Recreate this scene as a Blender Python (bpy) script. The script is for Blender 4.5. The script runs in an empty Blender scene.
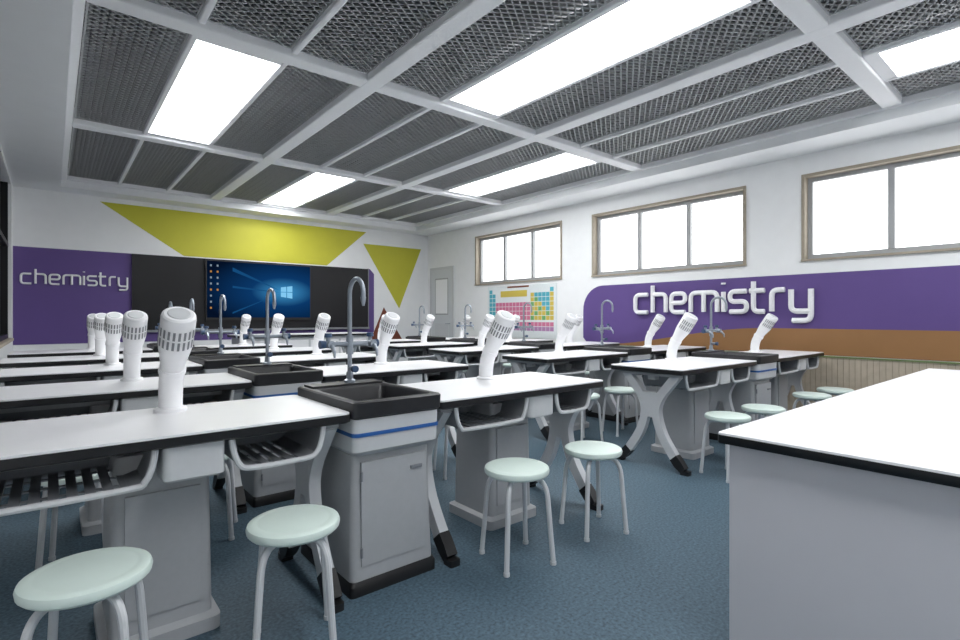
import bpy, math, random
from mathutils import Vector, Matrix
random.seed(4)
S=bpy.context.scene
S.view_settings.view_transform='Standard'
S.view_settings.look='None'

# ---------------------------------------------------------------- materials
def lin(c):
    def f(v):
        v/=255.0
        return v/12.92 if v<=0.04045 else ((v+0.055)/1.055)**2.4
    return (f(c[0]),f(c[1]),f(c[2]),1)
def mat(name,rgb,rough=0.5,metal=0.0,noise=0.0,nscale=40,bump=0.0,emit=0.0,spec=0.5):
    m=bpy.data.materials.new(name); m.use_nodes=True
    nt=m.node_tree; b=nt.nodes['Principled BSDF']
    col=lin(rgb)
    b.inputs['Base Color'].default_value=col
    b.inputs['Roughness'].default_value=rough
    b.inputs['Metallic'].default_value=metal
    b.inputs['Specular IOR Level'].default_value=spec
    if emit>0:
        b.inputs['Emission Color'].default_value=col
        b.inputs['Emission Strength'].default_value=emit
    if noise>0 or bump>0:
        tc=nt.nodes.new('ShaderNodeTexCoord')
        n=nt.nodes.new('ShaderNodeTexNoise'); n.inputs['Scale'].default_value=nscale
        n.inputs['Detail'].default_value=4
        nt.links.new(tc.outputs['Object'],n.inputs['Vector'])
        if noise>0:
            r=nt.nodes.new('ShaderNodeValToRGB')
            r.color_ramp.elements[0].position=0.3; r.color_ramp.elements[1].position=0.7
            r.color_ramp.elements[0].color=tuple(c*(1-noise) for c in col[:3])+(1,)
            r.color_ramp.elements[1].color=tuple(min(1,c*(1+noise)) for c in col[:3])+(1,)
            nt.links.new(n.outputs['Fac'],r.inputs['Fac'])
            nt.links.new(r.outputs['Color'],b.inputs['Base Color'])
        if bump>0:
            bp=nt.nodes.new('ShaderNodeBump'); bp.inputs['Strength'].default_value=bump
            bp.inputs['Distance'].default_value=0.01
            nt.links.new(n.outputs['Fac'],bp.inputs['Height'])
            nt.links.new(bp.outputs['Normal'],b.inputs['Normal'])
    return m
M_wall=mat('wall_paint',(240,241,242),0.8,noise=0.015,nscale=6)
M_ceil=mat('ceiling_paint',(238,240,242),0.75,noise=0.01,nscale=5)
M_beam=mat('ceiling_beam_white',(242,243,245),0.55,noise=0.01)
M_mesh=mat('expanded_metal',(182,184,186),0.55,noise=0.05)
M_back=mat('ceiling_void',(66,67,69),0.9,noise=0.1)
M_floor=mat('blue_vinyl_floor',(74,94,107),0.6,noise=0.42,nscale=75,bump=0.08,spec=0.3)
M_top=mat('white_laminate',(242,242,244),0.32,noise=0.01,nscale=8)
M_edge=mat('black_phenolic',(22,22,24),0.35,noise=0.1)
M_sink=mat('black_epoxy_sink',(36,36,39),0.42,noise=0.15,nscale=20)
M_grey=mat('grey_powder_coat',(172,174,177),0.4,noise=0.02)
M_lgrey=mat('light_grey_plastic',(200,202,205),0.4,noise=0.015)
M_bench=mat('bench_carcass',(200,200,206),0.5,noise=0.01,nscale=6)
M_dgrey=mat('tray_plastic',(128,131,136),0.45,noise=0.03)
M_blue=mat('blue_stripe',(40,92,160),0.4,noise=0.02)
M_black=mat('black_rubber',(22,22,24),0.5,noise=0.1)
M_mint=mat('mint_seat',(218,233,226),0.4,noise=0.015,nscale=10)
M_leg=mat('stool_tube_paint',(208,210,213),0.3,noise=0.01)
M_white=mat('white_plastic',(242,242,244),0.35,noise=0.01)
M_chrome=mat('tap_metal',(158,166,176),0.3,metal=0.5,noise=0.03)
M_tap=mat('tap_handle_blue',(62,84,116),0.35,noise=0.05)
M_purple=mat('purple_paint',(94,72,136),0.6,noise=0.02,nscale=5)
M_yellow=mat('yellow_paint',(194,190,56),0.6,noise=0.02,nscale=5)
M_orange=mat('orange_brown_paint',(152,110,68),0.6,noise=0.03,nscale=5)
M_redbr=mat('red_brown_paint',(122,62,42),0.6,noise=0.02)
M_green=mat('green_trim_paint',(120,136,84),0.5,noise=0.02)
M_wood=mat('pale_wood',(184,172,154),0.55,noise=0.08,nscale=14)
M_woodb=mat('wood_panel_groove',(156,144,126),0.6,noise=0.06,nscale=14)
M_woodf=mat('window_wood_trim',(160,150,134),0.55,noise=0.06,nscale=14)
M_alu=mat('window_aluminium',(164,166,168),0.4,noise=0.02)
M_board=mat('blackboard',(24,24,27),0.4,noise=0.05,spec=0.3)
M_bezel=mat('screen_bezel',(10,10,12),0.3,noise=0.05)
M_curt=mat('dark_blind',(46,50,56),0.7,noise=0.15,nscale=8)
M_letter=mat('letter_white',(244,244,246),0.4,noise=0.01)
M_door=mat('door_paint',(206,209,212),0.5,noise=0.015)

def emit_mat(name,rgb,st):
    m=bpy.data.materials.new(name); m.use_nodes=True
    nt=m.node_tree; nt.nodes.clear()
    e=nt.nodes.new('ShaderNodeEmission'); o=nt.nodes.new('ShaderNodeOutputMaterial')
    e.inputs['Color'].default_value=lin(rgb); e.inputs['Strength'].default_value=st
    nt.links.new(e.outputs[0],o.inputs[0]); return m
M_light=emit_mat('led_panel',(252,254,255),14.0)

M_glass=bpy.data.materials.new('window_glass'); M_glass.use_nodes=True
nt=M_glass.node_tree; nt.nodes.clear()
a=nt.nodes.new('ShaderNodeBsdfTransparent'); g=nt.nodes.new('ShaderNodeBsdfGlossy'); g.inputs['Roughness'].default_value=0.05
mx=nt.nodes.new('ShaderNodeMixShader'); mx.inputs[0].default_value=0.05; o=nt.nodes.new('ShaderNodeOutputMaterial')
nt.links.new(a.outputs[0],mx.inputs[1]); nt.links.new(g.outputs[0],mx.inputs[2]); nt.links.new(mx.outputs[0],o.inputs[0])

M_screen=bpy.data.materials.new('display_wallpaper'); M_screen.use_nodes=True
nt=M_screen.node_tree; nt.nodes.clear()
tc=nt.nodes.new('ShaderNodeTexCoord'); mp=nt.nodes.new('ShaderNodeMapping'); mp.vector_type='POINT'
mp.inputs['Location'].default_value=(-0.72*1.25,0,-0.5*1.5); mp.inputs['Scale'].default_value=(1.25,0.0,1.5)
gr=nt.nodes.new('ShaderNodeTexGradient'); gr.gradient_type='SPHERICAL'
rp=nt.nodes.new('ShaderNodeValToRGB')
rp.color_ramp.elements[0].color=lin((5,18,40)); rp.color_ramp.elements[1].color=lin((64,150,205))
e2=rp.color_ramp.elements.new(0.6); e2.color=lin((12,58,108))
em=nt.nodes.new('ShaderNodeEmission'); em.inputs['Strength'].default_value=0.9
o=nt.nodes.new('ShaderNodeOutputMaterial')
nt.links.new(tc.outputs['Generated'],mp.inputs[0]); nt.links.new(mp.outputs[0],gr.inputs[0])
nt.links.new(gr.outputs['Fac'],rp.inputs[0]); nt.links.new(rp.outputs[0],em.inputs[0]); nt.links.new(em.outputs[0],o.inputs[0])
M_logo=emit_mat('display_logo',(130,200,240),1.0)
M_beamlt=emit_mat('display_light_beam',(22,78,128),0.9)
M_icon=emit_mat('display_icons',(150,170,190),0.7)
M_icon2=emit_mat('display_icons_orange',(210,150,80),0.7)

# ---------------------------------------------------------------- mesh builder
def catmull(P,n=5):
    P=[Vector(p) for p in P]; out=[]
    for i in range(len(P)-1):
        p0=P[max(i-1,0)];p1=P[i];p2=P[i+1];p3=P[min(i+2,len(P)-1)]
        for k in range(n):
            t=k/n
            out.append(0.5*((2*p1)+(p2-p0)*t+(2*p0-5*p1+4*p2-p3)*t*t+(3*p1-p0-3*p2+p3)*t**3))
    out.append(P[-1]); return out
def rr(cx,cy,hx,hy,r,n=4):
    r=min(r,hx*0.999,hy*0.999); L=[]
    for (sx,sy,a0) in ((1,1,0),(-1,1,90),(-1,-1,180),(1,-1,270)):
        for k in range(n+1):
            a=math.radians(a0+90*k/n)
            L.append((cx+sx*(hx-r)+r*math.cos(a),cy+sy*(hy-r)+r*math.sin(a)))
    return L
class MB:
    def __init__(s): s.v=[];s.f=[];s.m=[];s.mats=[]
    def mi(s,m):
        if m not in s.mats: s.mats.append(m)
        return s.mats.index(m)
    def add(s,vs,fs,m):
        o=len(s.v); s.v+= [tuple(v) for v in vs]; i=s.mi(m)
        for f in fs: s.f.append([o+k for k in f]); s.m.append(i)
    def box(s,x0,x1,y0,y1,z0,z1,m):
        vs=[(x,y,z) for z in (z0,z1) for y in (y0,y1) for x in (x0,x1)]
        s.add(vs,[(0,2,3,1),(4,5,7,6),(0,1,5,4),(2,6,7,3),(0,4,6,2),(1,3,7,5)],m)
    def loft(s,levels,m,cap0=True,cap1=True,n=4):
        vs=[];N=4*(n+1)
        for (z,cx,cy,hx,hy,r) in levels:
            for (x,y) in rr(cx,cy,hx,hy,r,n): vs.append((x,y,z))
        fs=[]
        for l in range(len(levels)-1):
            for k in range(N):
                k2=(k+1)%N
                fs.append((l*N+k,l*N+k2,(l+1)*N+k2,(l+1)*N+k))
        if cap0: fs.append(tuple(range(N-1,-1,-1)))
        if cap1: fs.append(tuple((len(levels)-1)*N+k for k in range(N)))
        s.add(vs,fs,m)
    def tube(s,path,r,m,seg=10,caps=True,xs=1.0,ys=1.0):
        P=[Vector(p) for p in path]; n=len(P)
        R=r if isinstance(r,(list,tuple)) else [r]*n
        T=[]
        for i in range(n):
            a=P[max(i-1,0)];b=P[min(i+1,n-1)]; T.append((b-a).normalized())
        up=Vector((0,0,1)) if abs(T[0].z)<0.9 else Vector((1,0,0))
        N=(up-T[0]*up.dot(T[0])).normalized()
        vs=[]
        for i in range(n):
            N=(N-T[i]*N.dot(T[i])).normalized(); B=T[i].cross(N)
            for k in range(seg):
                a=2*math.pi*k/seg
                vs.append(P[i]+(N*math.cos(a)*xs+B*math.sin(a)*ys)*R[i])
        fs=[]
        for i in range(n-1):
            for k in range(seg):
                k2=(k+1)%seg
                fs.append((i*seg+k,i*seg+k2,(i+1)*seg+k2,(i+1)*seg+k))
        if caps:
            fs.append(tuple(range(seg-1,-1,-1))); fs.append(tuple((n-1)*seg+k for k in range(seg)))
        s.add(vs,fs,m)
    def lathe(s,prof,m,seg=28,c=(0,0)):
        vs=[];fs=[];n=len(prof)
        for (r,z) in prof:
            for k in range(seg):
                a=2*math.pi*k/seg; vs.append((c[0]+r*math.cos(a),c[1]+r*math.sin(a),z))
        for i in range(n-1):
            for k in range(seg):
                k2=(k+1)%seg; fs.append((i*seg+k,i*seg+k2,(i+1)*seg+k2,(i+1)*seg+k))
        fs.append(tuple(range(seg-1,-1,-1))); fs.append(tuple((n-1)*seg+k for k in range(seg)))
        s.add(vs,fs,m)
    def ribbon(s,pts,w,a0,a1,m,axis='x'):
        P=[Vector((p[0],p[1])) for p in pts]; n=len(P)
        W=w if isinstance(w,(list,tuple)) else [w]*n
        A=[];B=[]
        for i in range(n):
            t=(P[min(i+1,n-1)]-P[max(i-1,0)]).normalized(); q=Vector((-t.y,t.x))
            A.append(P[i]+q*W[i]/2);B.append(P[i]-q*W[i]/2)
        def mk(p,a): return (a,p.x,p.y) if axis=='x' else (p.x,a,p.y)
        vs=[]
        for i in range(n): vs+=[mk(A[i],a0),mk(B[i],a0),mk(B[i],a1),mk(A[i],a1)]
        fs=[]
        for i in range(n-1):
            for k in range(4):
                k2=(k+1)%4; fs.append((i*4+k,i*4+k2,(i+1)*4+k2,(i+1)*4+k))
        fs.append((3,2,1,0)); e=(n-1)*4; fs.append((e,e+1,e+2,e+3))
        s.add(vs,fs,m)
    def poly(s,pts3,ext,m):
        n=len(pts3); e=Vector(ext)
        vs=[Vector(p) for p in pts3]+[Vector(p)+e for p in pts3]
        fs=[tuple(range(n)),tuple(range(2*n-1,n-1,-1))]
        for k in range(n):
            k2=(k+1)%n; fs.append((k,k+n,k2+n,k2))
        s.add(vs,fs,m)
    def mesh(s,name,smooth=True,angle=35):
        me=bpy.data.meshes.new(name); me.from_pydata(s.v,[],s.f)
        for m in s.mats: me.materials.append(m)
        me.polygons.foreach_set('material_index',s.m)
        me.update()
        import bmesh
        bm=bmesh.new(); bm.from_mesh(me); bmesh.ops.recalc_face_normals(bm,faces=bm.faces); bm.to_mesh(me); bm.free()
        if smooth:
            me.polygons.foreach_set('use_smooth',[True]*len(me.polygons))
            me.set_sharp_from_angle(angle=math.radians(angle))
        me.update(); return me
def place(name,me,loc=(0,0,0),rz=0,parent=None):
    ob=bpy.data.objects.new(name,me); S.collection.objects.link(ob)
    ob.location=loc; ob.rotation_euler=(0,0,rz)
    if parent: ob.parent=parent
    return ob
def bevel(ob,w=0.004,seg=2):
    b=ob.modifiers.new('bevel','BEVEL'); b.width=w; b.segments=seg; b.limit_method='ANGLE'; b.angle_limit=math.radians(50)
    return ob

# ---------------------------------------------------------------- room
XL,XR,YF,YB=-0.45,7.0,10.4,-3.0
ZS,ZT=3.16,3.46
b=MB(); b.box(XL-.2,XR+.2,YB-.2,YF+.2,-.1,0,M_floor); place('floor',b.mesh('floor',False))
b=MB(); b.box(XL-.2,XR+.2,YF,YF+.2,0,ZT,M_wall); place('wall_front',b.mesh('wall_front',False))
b=MB(); b.box(XL-.2,XR+.2,YB-.2,YB,0,ZT,M_wall); place('wall_back',b.mesh('wall_back',False))
b=MB(); b.box(XL-.2,XL,YB,YF,0,.86,M_wall); b.box(XL-.2,XL,9.95,YF,.86,ZT,M_wall); b.box(XL-.2,XL,YB,1.0,.86,ZT,M_wall)
b.box(XL-.2,XL,1.0,9.95,3.1,ZT,M_wall)
place('wall_left',b.mesh('wall_left',False))
b=MB()
b.box(XL-.16,XL-.12,1.0,9.95,.9,3.1,M_curt)
for i in range(7):
    y=1.02+i*1.47; b.box(XL-.12,XL-.03,y,y+.07,.9,3.1,M_board)
b.box(XL-.12,XL-.03,1.0,9.95,2.2,2.26,M_board); b.box(XL-.12,XL-.03,1.0,9.95,.9,.96,M_board)
place('window_4',b.mesh('window_4',False))
b=MB(); b.box(XL-.2,XL+.03,1.0,9.95,.865,.9,M_wood); place('trim_1',b.mesh('trim_1',False))
WZ0,WZ1=1.87,2.92
wins=[(6.13,8.57),(2.96,5.46),(-.2,2.31)]
b=MB(); b.box(XR,XR+.24,YB,YF,0,WZ0,M_wall); b.box(XR,XR+.24,YB,YF,WZ1,ZT,M_wall)
ys=[YB,-.2,2.31,2.96,5.46,6.13,8.57,YF]
for i in range(0,8,2): b.box(XR,XR+.24,ys[i],ys[i+1],WZ0,WZ1,M_wall)
place('wall_right',b.mesh('wall_right',False))
for i,(y0,y1) in enumerate(wins):
    b=MB(); t=.035
    b.box(XR-.02,XR+.16,y0,y0+t,WZ0,WZ1,M_woodf); b.box(XR-.02,XR+.16,y1-t,y1,WZ0,WZ1,M_woodf)
    b.box(XR-.02,XR+.16,y0+t,y1-t,WZ1-t,WZ1,M_woodf); b.box(XR-.03,XR+.16,y0-.003,y1+.003,WZ0,WZ0+t-.01,M_woodf)
    a0,a1=y0+t,y1-t; z0,z1=WZ0+t,WZ1-t; f=.05
    xx0,xx1=XR+.09,XR+.14
    b.box(xx0,xx1,a0,a0+f,z0,z1,M_alu); b.box(xx0,xx1,a1-f,a1,z0,z1,M_alu)
    b.box(xx0,xx1,a0+f,a1-f,z0,z0+f,M_alu); b.box(xx0,xx1,a0+f,a1-f,z1-f,z1,M_alu)
    for k in (1,2):
        yc=a0+(a1-a0)*k/3; b.box(xx0-.01,xx1,yc-.03,yc+.03,z0+f,z1-f,M_alu)
    b.box(XR+.12,XR+.124,a0+f,a1-f,z0+f,z1-f,M_glass)
    place('window_%d'%(i+1),b.mesh('window',False))
GX0,GX1,GY0,GY1=.1,6.4,-1.6,9.98
cb=[GX0,2.2,4.3,GX1]; rb=[GY0,1.3,4.17,7.07,GY1]
b=MB()
b.box(XL,XR,YB,YF,ZT-.02,ZT+.1,M_back)
b.box(XL-.2,GX0,YB,YF,ZS,ZT+.02,M_ceil); b.box(GX1,XR+.2,YB,YF,ZS,ZT+.02,M_ceil)
b.box(GX0,GX1,GY1,YF,ZS,ZT+.02,M_ceil); b.box(GX0,GX1,YB,GY0,ZS,ZT+.02,M_ceil)
place('ceiling',b.mesh('ceiling',False))
b=MB()
for x in cb:
    w=.07 if x in (GX0,GX1) else .08
    b.box(max(x-w,GX0),min(x+w,GX1),GY0,GY1,3.26,3.44,M_beam)
for j,y in enumerate(rb):
    for i in range(3):
        b.box(cb[i]+.07,cb[i+1]-.07,max(y-.08,GY0),min(y+.08,GY1),3.262,3.44,M_beam)
cells=[]
for j in range(4):
    for i in range(3):
        x0,x1=cb[i]+.08,cb[i+1]-.08; y0,y1=rb[j]+.08,rb[j+1]-.08
        rw_=.05
        w=(x1-x0-2*rw_)/3
        xa=x0+w; xb=xa+rw_+w
        for xr in (xa,xb): b.box(xr,xr+rw_,y0,y1,3.285,3.40,M_beam)
        for k in range(3):
            cells.append((x0+k*(w+rw_),w,y0,y1-y0,(k==1 and (i+j)%2==0),j))
gridob=place('ceiling_grid_frame',b.mesh('ceiling_grid_frame',False)); bevel(gridob,.012,2)
meshcache={}
def expmetal(w,l):
    key=(round(w,2),round(l,2))
    if key in meshcache: return meshcache[key]
    b=MB(); nx=max(1,round(w/.09)); ny=max(1,round(l/.062)); ax=w/nx; ay=l/ny
    t=.0105;h=.024
    for i in range(nx):
        for j in range(ny):
            cx=(i+.5)*ax; cy=(j+.5)*ay
            pts=[(cx-ax/2,cy),(cx,cy+ay/2),(cx+ax/2,cy),(cx,cy-ay/2)]
            for k in range(4):
                p=Vector(pts[k]);q=Vector(pts[(k+1)%4]); d=(q-p).normalized(); n=Vector((-d.y,d.x))*t*.5
                vs=[(p.x+n.x,p.y+n.y,0),(p.x-n.x,p.y-n.y,0),(q.x-n.x,q.y-n.y,0),(q.x+n.x,q.y+n.y,0)]
                vs+=[(p.x,p.y+.012,h),(q.x,q.y+.012,h)]
                b.add(vs,[(0,1,2,3),(0,3,5,4)],M_mesh)
    for (x0,x1,y0,y1) in ((0,w,0,.012),(0,w,l-.012,l),(0,.012,0,l),(w-.012,w,0,l)):
        b.box(x0,x1,y0,y1,-.002,.01,M_mesh)
    me=bpy.data.meshes.new('expanded_metal'); me.from_pydata(b.v,[],b.f); me.materials.append(M_mesh); me.update()
    meshcache[key]=me; return me
for (x,w,y,l,lt,j) in cells:
    if lt:
        b=MB()
        b.box(x-.003,x+w+.003,y+.1,y+l-.1,3.305,3.315,M_light)
        b.box(x-.002,x+w+.002,y,y+.1,3.29,3.33,M_beam); b.box(x-.002,x+w+.002,y+l-.1,y+l,3.29,3.33,M_beam)
        place('ceiling_led_panel',b.mesh('led',False))
    else:
        place('expanded_metal_ceiling_panel',expmetal(w,l),(x,y,3.325))

b=MB(); y=YB+.01
b.box(XR-.012,XR,YB,9.2,.02,.725,M_woodb)
while y<9.15:
    b.box(XR-.018,XR-.012,y,y+.05,.02,.725,M_wood); y+=.056
b.box(XR-.03,XR,YB,9.2,.728,.742,M_green)
place('trim_2',b.mesh('trim_2',False))
b=MB(); b.box(XL,XR,YF-.015,YF,0,.1,M_dgrey); place('baseboard_front',b.mesh('bb',False))
b=MB(); b.box(XL,XL+.015,YB,YF-.015,0,.1,M_dgrey); place('baseboard_left',b.mesh('bb',False))

b=MB()
def fw(pts,d,m): b.poly([(x,YF-d,z) for x,z in pts],(0,d,0),m)
fw([(XL,.78),(5.45,.78),(5.55,.88),(5.55,2.16),(5.45,2.265),(XL,2.265)],.006,M_purple)
fw([(.6,3.08),(5.36,3.08),(4.45,2.285),(1.8,2.285)],.005,M_yellow)
fw([(5.29,2.82),(6.80,2.82),(6.2,1.4)],.005,M_yellow)
fw([(5.80,1.42),(5.45,.65),(6.3,.65)],.004,M_redbr)
place('painted_wall_mural',b.mesh('mural_front',False))
b=MB()
def arc(cx,cz,r,a0,a1,n=10): return [(cx+r*math.cos(math.radians(a0+(a1-a0)*k/n)),cz+r*math.sin(math.radians(a0+(a1-a0)*k/n))) for k in range(n+1)]
def rw(pts,d,m): b.poly([(XR-d,y,z) for y,z in pts],(d,0,0),m)
rw([(YB,.75),(YB,1.72)]+list(reversed(arc(5.25,1.32,.4,0,90)))+ [(5.65,.85)]+[(5.55,.75)],.006,M_purple)
wave=[]
for k in range(25):
    t=k/24; y=5.3-2.6*t; s=t*t*(3-2*t); wave.append((y,.76+.30*s))
rw([(YB,.752)]+[(YB,1.06)]+list(reversed(wave))+[(5.3,.752)],.010,M_orange)
place('painted_wall_mural',b.mesh('mural_right',False))

def fillet(P,r,n=5):
    P=[Vector(p) for p in P]; out=[P[0]]
    for i in range(1,len(P)-1):
        a=(P[i-1]-P[i]);c=(P[i+1]-P[i]); rr_=min(r,a.length/2,c.length/2)
        p=P[i]+a.normalized()*rr_; q=P[i]+c.normalized()*rr_
        for k in range(n+1):
            t=k/n; out.append(p*(1-t)**2+P[i]*2*t*(1-t)+q*t*t)
    out.append(P[-1]); return out
glyph={'c':(.8,[[(.8,1),(0,1),(0,0),(.8,0)]]),
 'h':(.8,[[(0,1.5),(0,0)],[(0,1),(.8,1),(.8,0)]]),
 'e':(.8,[[(0,.5),(.8,.5),(.8,1),(0,1),(0,0),(.8,0)]]),
 'm':(1.4,[[(0,0),(0,1),(1.4,1),(1.4,0)],[(.7,1),(.7,0)]]),
 'i':(.0,[[(0,1),(0,0)],[(0,1.38),(0,1.46)]]),
 's':(.8,[[(.8,1),(0,1),(0,.5),(.8,.5),(.8,0),(0,0)]]),
 't':(.5,[[(0,1.45),(0,0),(.5,0)],[(-.18,1),(.5,1)]]),
 'r':(.5,[[(0,0),(0,1),(.55,1)]]),
 'y':(.8,[[(0,1),(0,0),(.8,0)],[(.8,1),(.8,-.42),(.05,-.42)]])}
def sign(u,r,depth):
    b=MB(); x=0
    for ch in 'chemistry':
        w,st=glyph[ch]
        for s in st:
            P=[(x+p[0],0,p[1]) for p in fillet([(q[0],q[1]) for q in s],.28)]
            P=[Vector((p[0]*u,0,p[2]*u)) for p in P]
            o=len(b.v); b.tube(P,r,M_letter,8)
            for k in range(o,len(b.v)):
                v=b.v[k]; b.v[k]=(v[0],v[1]*depth/r,v[2])
        x+=w+.32
    return b.mesh('chemistry_sign')
place('chemistry_letter_sign',sign(.268,.033,.03),(XR-.045,4.60,1.27),-math.pi/2)
place('chemistry_letter_sign',sign(.148,.015,.012),(-.36,YF-.022,1.71),0)

b=MB(); 
b.box(1.03,5.38,YF-.05,YF-.008,.98,2.26,M_board)
b.box(1.01,5.4,YF-.08,YF-.008,.94,.98,M_dgrey)
b.box(5.38,5.4,YF-.055,YF-.008,.98,2.27,M_dgrey)
place('blackboard',b.mesh('blackboard',False))
e=bpy.data.objects.new('smart_display',None); S.collection.objects.link(e); e.location=(2.13,YF-.105,1.14)
b=MB(); b.box(0,1.94,0,.05,0,1.1,M_bezel); place('housing',b.mesh('housing',False),parent=e)
b=MB(); b.add([(.02,-.002,.02),(1.92,-.002,.02),(1.92,-.002,1.08),(.02,-.002,1.08)],[(0,1,2,3)],M_screen); place('screen',b.mesh('screen',False),parent=e)
b=MB(); cx,cz=1.32,.55
for (q0,q1,q2) in ((.98,.93,.62),(.60,.66,.52),(.12,.17,.48)):
    b.add([(.45,-.003,q0),(.45,-.003,q1-.02),(cx,-.003,cz+(q2-.55)*.4)],[(0,1,2)],M_beamlt)
for (sx,sz) in ((0,0),(0,1),(1,0),(1,1)):
    x0=cx+.012+sx*.12 ; x1=x0+.105
    def hh(x): return .09+.035*(x-cx)/.24
    if sz: pts=[(x0,cz+.006),(x1,cz+.006),(x1,cz+hh(x1)),(x0,cz+hh(x0))]
    else: pts=[(x0,cz-.006),(x1,cz-.006),(x1,cz-hh(x1)),(x0,cz-hh(x0))]
    b.add([(p[0],-.004,p[1]) for p in pts],[(0,1,2,3)],M_logo)
for i in range(2):
    for j in range(8):
        x=.07+i*.11; z=.98-j*.11
        if i==1 and j>4: continue
        b.add([(x,-.004,z),(x+.03,-.004,z),(x+.03,-.004,z+.035),(x,-.004,z+.035)],[(0,1,2,3)],M_icon2 if (i*3+j)%3==1 else M_icon)
b.add([(.02,-.003,.02),(1.92,-.003,.02),(1.92,-.003,.05),(.02,-.003,.05)],[(0,1,2,3)],M_bezel)
place('desktop_icons',b.mesh('icons',False),parent=e)

b=MB(); y0,y1=9.38,10.2; DX=XR-.002
b.box(DX-.03,DX,y0-.06,y0,0,2.36,M_lgrey); b.box(DX-.03,DX,y1,y1+.06,0,2.36,M_lgrey); b.box(DX-.03,DX,y0,y1,2.3,2.36,M_lgrey)
b.box(DX-.02,DX,y0,y1,0.005,2.3,M_door)
b.box(DX-.026,DX-.02,y0+.15,y1-.15,1.25,2.1,M_alu); b.box(DX-.03,DX-.026,y0+.18,y1-.18,1.28,2.07,M_white)
b.box(DX-.026,DX-.02,y0+.15,y1-.15,.25,1.05,M_lgrey)
b.tube([(DX-.02,y0+.08,1.05),(DX-.07,y0+.08,1.05),(DX-.07,y0+.2,1.05)],.01,M_chrome)
place('door_1',b.mesh('door',False))

pc=[mat('poster_'+n,c,.6,noise=.02) for n,c in (('white',(226,232,234)),('cyan',(84,174,192)),('pink',(208,120,152)),('yellow',(208,186,84)),('green',(114,172,106)),('mauve',(176,130,174)))]
b=MB(); PY,PZ=8.15,.80; PW,PH=1.9,1.02
b.box(XR-.014,XR-.001,PY-PW,PY,PZ,PZ+PH,pc[0])
cw=PW*.94/18; chh=PH*.86/10
for r in range(9):
    for c in range(18):
        if r==0 and 0<c<17: continue
        if r in(1,2) and 2<=c<12: continue
        if r>=7 and c<2: continue
        if r==0 or c<2: m=pc[1]
        elif r>=7: m=pc[2] if r==7 else pc[5]
        elif c<12: m=pc[2]
        elif c>=17: m=pc[3]
        elif c-12>r-1: m=pc[1]
        else: m=pc[3] if (c+r)%3 else pc[4]
        yy=PY-PW*.03-c*cw; zz=PZ+PH*.93-(r+(.35 if r>=7 else 0))*chh
        b.box(XR-.017,XR-.014,yy-cw*.88,yy,zz-chh*.88,zz,m)
b.box(XR-.017,XR-.014,PY-1.15,PY-.4,PZ+PH*.78,PZ+PH*.9,pc[3])
b.box(XR-.017,XR-.014,PY-1.2,PY-.6,PZ+PH*.955,PZ+PH*.985,M_redbr)
place('periodic_table_poster',b.mesh('poster',False))

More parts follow.
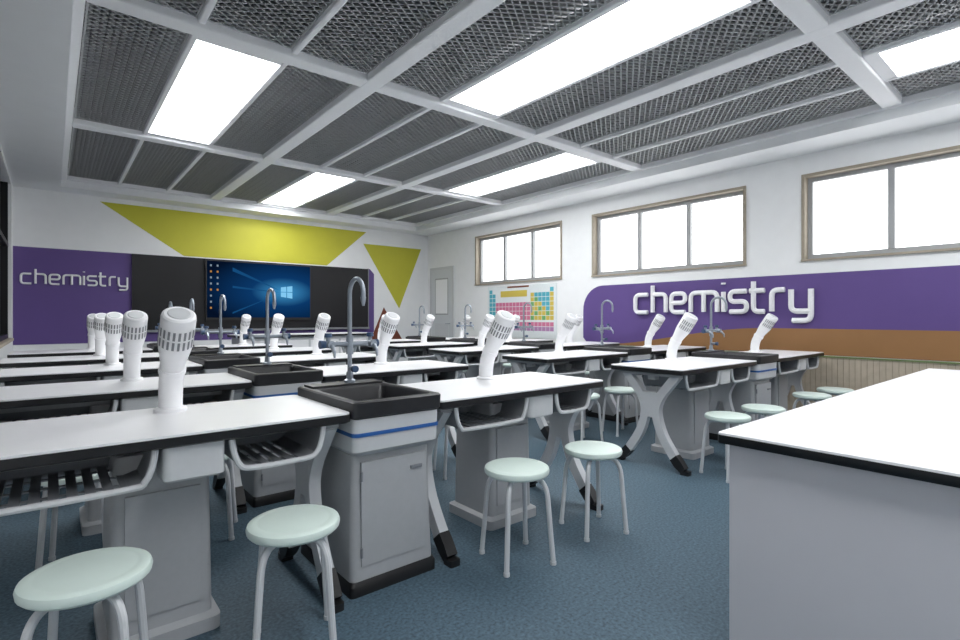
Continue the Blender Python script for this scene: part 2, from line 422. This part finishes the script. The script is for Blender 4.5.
# ---------------------------------------------------------------- lab table
def build_table(W):
    b=MB(); h=W/2
    b.loft([(.756,0,.325,h-.012,.313,.012),(.762,0,.325,h,.325,.02),(.792,0,.325,h,.325,.02)],M_edge,n=3)
    b.loft([(.7925,0,.325,h-.002,.323,.02),(.800,0,.325,h-.002,.323,.02),(.8015,0,.325,h-.004,.321,.018)],M_top,cap0=False,n=3)
    b.box(-h+.05,h-.05,.26,.32,.70,.756,M_grey); b.box(-h+.05,h-.05,.52,.56,.70,.756,M_grey)
    for sx in (-1,1):
        xc=sx*(h-.07); x0,x1=xc-.026,xc+.026
        fr=catmull([(.07,.752),(.13,.68),(.22,.56),(.25,.44),(.20,.27),(.08,.09)],4)
        fr2=[(v[0],v[1]) for v in fr]
        b.ribbon(fr2,.066,x0,x1,M_lgrey)
        bk=[(.60-p[0],p[1]) for p in fr2]
        b.ribbon(bk,.066,x0+.001,x1-.001,M_lgrey)
        b.box(x0-.001,x1+.001,.22,.38,.40,.60,M_lgrey)
        b.ribbon([(.10,.115),(.06,.07),(.02,.03)],[.07,.07,.05],x0-.004,x1+.004,M_black)
        b.ribbon([(.50,.115),(.54,.07),(.58,.03)],[.07,.07,.05],x0-.004,x1+.004,M_black)
        b.loft([(0,xc,.01,.03,.035,.012),(.03,xc,.01,.03,.035,.012)],M_black,n=2)
        b.loft([(0,xc,.59,.03,.035,.012),(.03,xc,.59,.03,.035,.012)],M_black,n=2)
        b.box(x0-.01,x1+.01,.05,.60,.735,.756,M_grey)
    b.loft([(0,0.02,.38,.19,.205,.03),(.05,0.02,.38,.19,.205,.03),(.065,0.02,.38,.165,.178,.03),(.60,0.02,.38,.158,.17,.03),(.70,0.02,.38,.145,.16,.03)],M_grey)
    b.box(-.10,.14,.197,.209,.12,.56,M_grey)
    b.loft([(.632,.09,.10,.09,.07,.02),(.640,.09,.10,.098,.078,.025),(.757,.09,.10,.098,.078,.025)],M_lgrey)
    for (x0,x1) in ((.21,h-.11),(-h+.11,-.03)):
        loop=[(x0,.752),(x0+.008,.70),(x0+.03,.65),(x0+.08,.635),(x1-.08,.635),(x1-.03,.65),(x1-.008,.70),(x1,.752)]
        for yy in (.03,.40):
            b.tube(catmull([(p[0],yy,p[1]) for p in loop],3),.011,M_lgrey if yy<.1 else M_dgrey,8)
        b.ribbon([(p[0],p[1]) for p in loop[:4]],.006,.03,.40,M_dgrey,'y')
        b.ribbon([(p[0],p[1]) for p in loop[4:]],.006,.03,.40,M_dgrey,'y')
        n=int((x1-x0-.16)/.045); st=(x1-x0-.16)/max(n,1)
        for k in range(n+1):
            b.box(x0+.08+k*st-.014,x0+.08+k*st+.014,.03,.40,.632,.640,M_dgrey)
        for yy in (.10,.22,.34): b.box(x0+.06,x1-.06,yy,yy+.02,.628,.633,M_dgrey)
        b.box(x0+.02,x1-.02,.395,.405,.64,.75,M_dgrey)
    return b.mesh('lab_table')
def build_sink():
    b=MB(); w=.224
    b.loft([(.765,0,.315,w-.01,.315,.02),(.775,0,.315,w,.330,.025),(.836,0,.315,w,.335,.025),(.842,0,.315,w-.008,.328,.02),
            (.842,0,.25,w-.03,.230,.03),(.83,0,.25,w-.04,.220,.03),(.68,0,.25,w-.06,.20,.04)],M_sink,cap0=True,cap1=True)
    b.lathe([(.03,.6815),(.03,.683),(.005,.6835)],M_chrome,16,(0,.25))
    b.box(-w+.03,w-.03,.50,.62,.842,.852,M_sink)
    b.loft([(.60,0,.32,w-.03,.285,.03),(.625,0,.315,w-.006,.312,.03),(.765,0,.315,w-.004,.318,.03)],M_lgrey)
    b.loft([(.690,0,.315,w-.0015,.3195,.03),(.706,0,.315,w-.0015,.3195,.03)],M_blue)
    b.loft([(.06,0,.32,.212,.282,.03),(.30,0,.32,.205,.272,.03),(.60,0,.32,.198,.265,.03)],M_grey)
    b.loft([(.0,0,.32,.220,.295,.02),(.045,0,.32,.220,.295,.02),(.06,0,.32,.212,.285,.02)],M_black)
    b.box(-.165,.165,.036,.052,.12,.57,M_grey)
    b.box(.08,.14,.028,.036,.50,.515,M_dgrey)
    b.tube([(-.165,.034,.16),(-.165,.034,.20)],.006,M_dgrey,8); b.tube([(-.165,.034,.49),(-.165,.034,.53)],.006,M_dgrey,8)
    return b.mesh('sink_cabinet')
def build_faucet():
    b=MB()
    b.lathe([(.030,0),(.030,.012),(.018,.02),(.018,.05),(.0125,.06)],M_chrome,16)
    P=[(0,0,.04),(0,0,.47)]+[(0,-.078+.078*math.cos(a),.47+.078*math.sin(a)) for a in [math.pi*k/12 for k in range(1,13)]]+[(0,-.156,.45)]
    b.tube(P,.0115,M_chrome,12)
    b.tube([(0,-.156,.452),(0,-.156,.43),(0,-.156,.405)],[.014,.012,.006],M_chrome,10)
    b.tube([(0,0,.15),(0,0,.25)],.019,M_chrome,14)
    b.tube([(-.12,0,.205),(.12,0,.205)],.013,M_chrome,12)
    for s in (-1,1):
        x=s*.12
        b.tube([(x,.01,.205),(x,-.045,.205)],.020,M_chrome,12)
        b.tube([(x,-.02,.205),(x,-.05,.195),(x,-.075,.17),(x,-.08,.14)],[.012,.011,.009,.005],M_chrome,10)
        b.tube([(x,0,.21),(x,0,.242)],.011,M_chrome,10)
        b.tube([(x,0,.242),(x,0,.263)],[.02,.018],M_tap,12)
        b.tube([(x+s*.01,0,.205),(x+s*.045,0,.205)],[.018,.022],M_tap,12)
    b.tube([(0,0,.075),(0,-.05,.075)],.012,M_chrome,10)
    b.tube([(0,-.05,.075),(0,-.07,.075)],.018,M_tap,12)
    return b.mesh('faucet')
def build_hood():
    b=MB()
    b.lathe([(.062,0),(.062,.012),(.054,.018)],M_white,24)
    key=[(0,0,.012),(0,0,.06),(0,-.015,.13),(0,-.06,.21),(0,-.115,.29),(0,-.155,.35),(0,-.185,.395)]
    P=catmull(key,4); n=len(P)
    R=[]
    for i in range(n):
        t=i/(n-1); R.append(.045+.003*t+ (.015*max(0,min(1,(t-.5)/.15))))
    d=(P[-1]-P[-2]).normalized()
    P+= [P[-1]+d*.014,P[-1]+d*.02]; R+=[.060,.052]
    b.tube(P,R,M_white,22)
    b.tube([P[-1],P[-1]+d*.003],[.042,.038],M_lgrey,20)
    b.tube([P[10],P[11]],.051,M_white,22)
    i0,i1=n-9,n-3
    A=P[i0];C=P[i1];ax=(C-A).normalized(); side=Vector((1,0,0)); fr=ax.cross(side).normalized()
    if fr.y>0: fr=-fr
    for row in range(2):
        pa=A+(C-A)*(.08+row*.46); pb=A+(C-A)*(.46+row*.46)
        for k in range(-5,6):
            a=math.radians(k*17-18); dirv=fr*math.cos(a)+side*math.sin(a); tg=-fr*math.sin(a)+side*math.cos(a)
            vs=[]
            for p,rad in ((pa,.0645),(pb,.0645)):
                for sgn in (-1,1):
                    vs.append(p+dirv*rad+tg*sgn*.0045)
            b.add([vs[0],vs[1],vs[3],vs[2]],[(0,1,2,3)],M_dgrey)
    return b.mesh('hood')
def build_stool():
    b=MB(); K=1.02
    b.lathe([(.12,.415*K),(.152,.418*K),(.160,.426*K),(.162,.438*K),(.158,.449*K),(.150,.4535*K),(.13,.4545*K),(.126,.4535*K),(.12,.4545*K)],M_mint,40)
    b.lathe([(.07,.398*K),(.075,.402*K),(.075,.4155*K)],M_leg,20)
    for k in range(4):
        a=math.radians(45+90*k); ca,sa=math.cos(a),math.sin(a)
        prof=[(.03,.402*K),(.085,.402*K),(.125,.388*K),(.150,.345*K),(.160,.27),(.170,.15),(.183,.012)]
        b.tube(catmull([(r*ca,r*sa,z) for r,z in prof],4),.0125,M_leg,10)
        b.tube([(.1825*ca,.1825*sa,0),(.1825*ca,.1825*sa,.016)],.015,M_lgrey,10)
    return b.mesh('stool')
WA,WB=1.335,1.265
me_ta=build_table(WA); me_tb=build_table(WB)
me_s=build_sink(); me_f=build_faucet(); me_h=build_hood(); me_st=build_stool()
tabs=[(.297,me_ta),(2.055,me_tb),(4.30,me_ta),(6.09,me_ta)]; sc_=[1.193,5.195]
stx=[.08,.68,1.775,2.365,3.93,4.5,5.62,6.2]
for r in range(5):
    y=2.0+1.37*r
    for i,(c,me) in enumerate(tabs):
        place('laboratory_table',me,(c,y,0))
        place('fume_extractor',me_h,(c+.09,y+.52,.8015))
    for c in sc_:
        place('sink_cabinet',me_s,(c,y,0))
        place('gooseneck_faucet',me_f,(c+.03,y+.56,.852))
    for i,x in enumerate(stx):
        jx=0 if r==0 else random.uniform(-.04,.04); jy=0 if r==0 else random.uniform(-.03,.0)
        ry=[1.89,1.88,1.85,1.84,1.8,1.77,1.77,1.74][i]-2.0 if r==0 else -.19
        place('round_stool',me_st,(x+jx,y+ry+jy,0),math.radians(-12+random.uniform(-8,8)))

b=MB(); x0,x1,y0,y1=1.775,5.24,-.12,.85
cx,cy,hx,hy=(x0+x1)/2,(y0+y1)/2,(x1-x0)/2,(y1-y0)/2
b.loft([(.764,cx,cy,hx-.002,hy-.002,.01),(.767,cx,cy,hx,hy,.012),(.793,cx,cy,hx,hy,.012)],M_edge)
b.loft([(.7932,cx,cy,hx-.001,hy-.001,.012),(.800,cx,cy,hx-.001,hy-.001,.012),(.8015,cx,cy,hx-.003,hy-.003,.01)],M_top,cap0=False)
b.box(x0+.03,x1-.035,y0+.03,y1-.03,.08,.764,M_bench)
b.box(x0+.07,x1-.07,y0+.07,y1-.07,0,.08,M_black)
for k in range(1,6):
    xx=x0+(x1-x0)*k/6; b.box(xx-.28,xx+.25,y0+.022,y0+.03,.12,.74,M_white)
    b.box(xx-.1,xx+.02,y0+.01,y0+.022,.66,.675,M_chrome)
place('demonstration_bench',b.mesh('bench'))
b=MB()
b.loft([(.86,3.5,9.2,1.2,.33,.02),(.892,3.5,9.2,1.2,.33,.02)],M_edge); b.loft([(.8922,3.5,9.2,1.199,.329,.02),(.902,3.5,9.2,1.199,.329,.02)],M_top,cap0=False)
b.box(2.36,4.64,8.92,9.48,.08,.86,M_lgrey); b.box(2.4,4.6,8.96,9.44,0,.08,M_black)
for k in range(4): b.box(2.4+k*.56,2.92+k*.56,8.912,8.92,.14,.80,M_white)
place('teacher_bench',b.mesh('tbench'))

w=bpy.data.worlds.new('sky'); S.world=w; w.use_nodes=True
bg=w.node_tree.nodes['Background']; bg.inputs[0].default_value=(.97,.985,1,1); bg.inputs[1].default_value=3.4
cam=bpy.data.cameras.new('camera'); co=bpy.data.objects.new('camera',cam); S.collection.objects.link(co)
co.location=(0,0,1.2); co.rotation_euler=(math.radians(90),0,math.radians(-39.73))
cam.sensor_width=36; cam.lens=515/960*36; cam.shift_y=-3/960; cam.clip_start=.02
S.camera=co
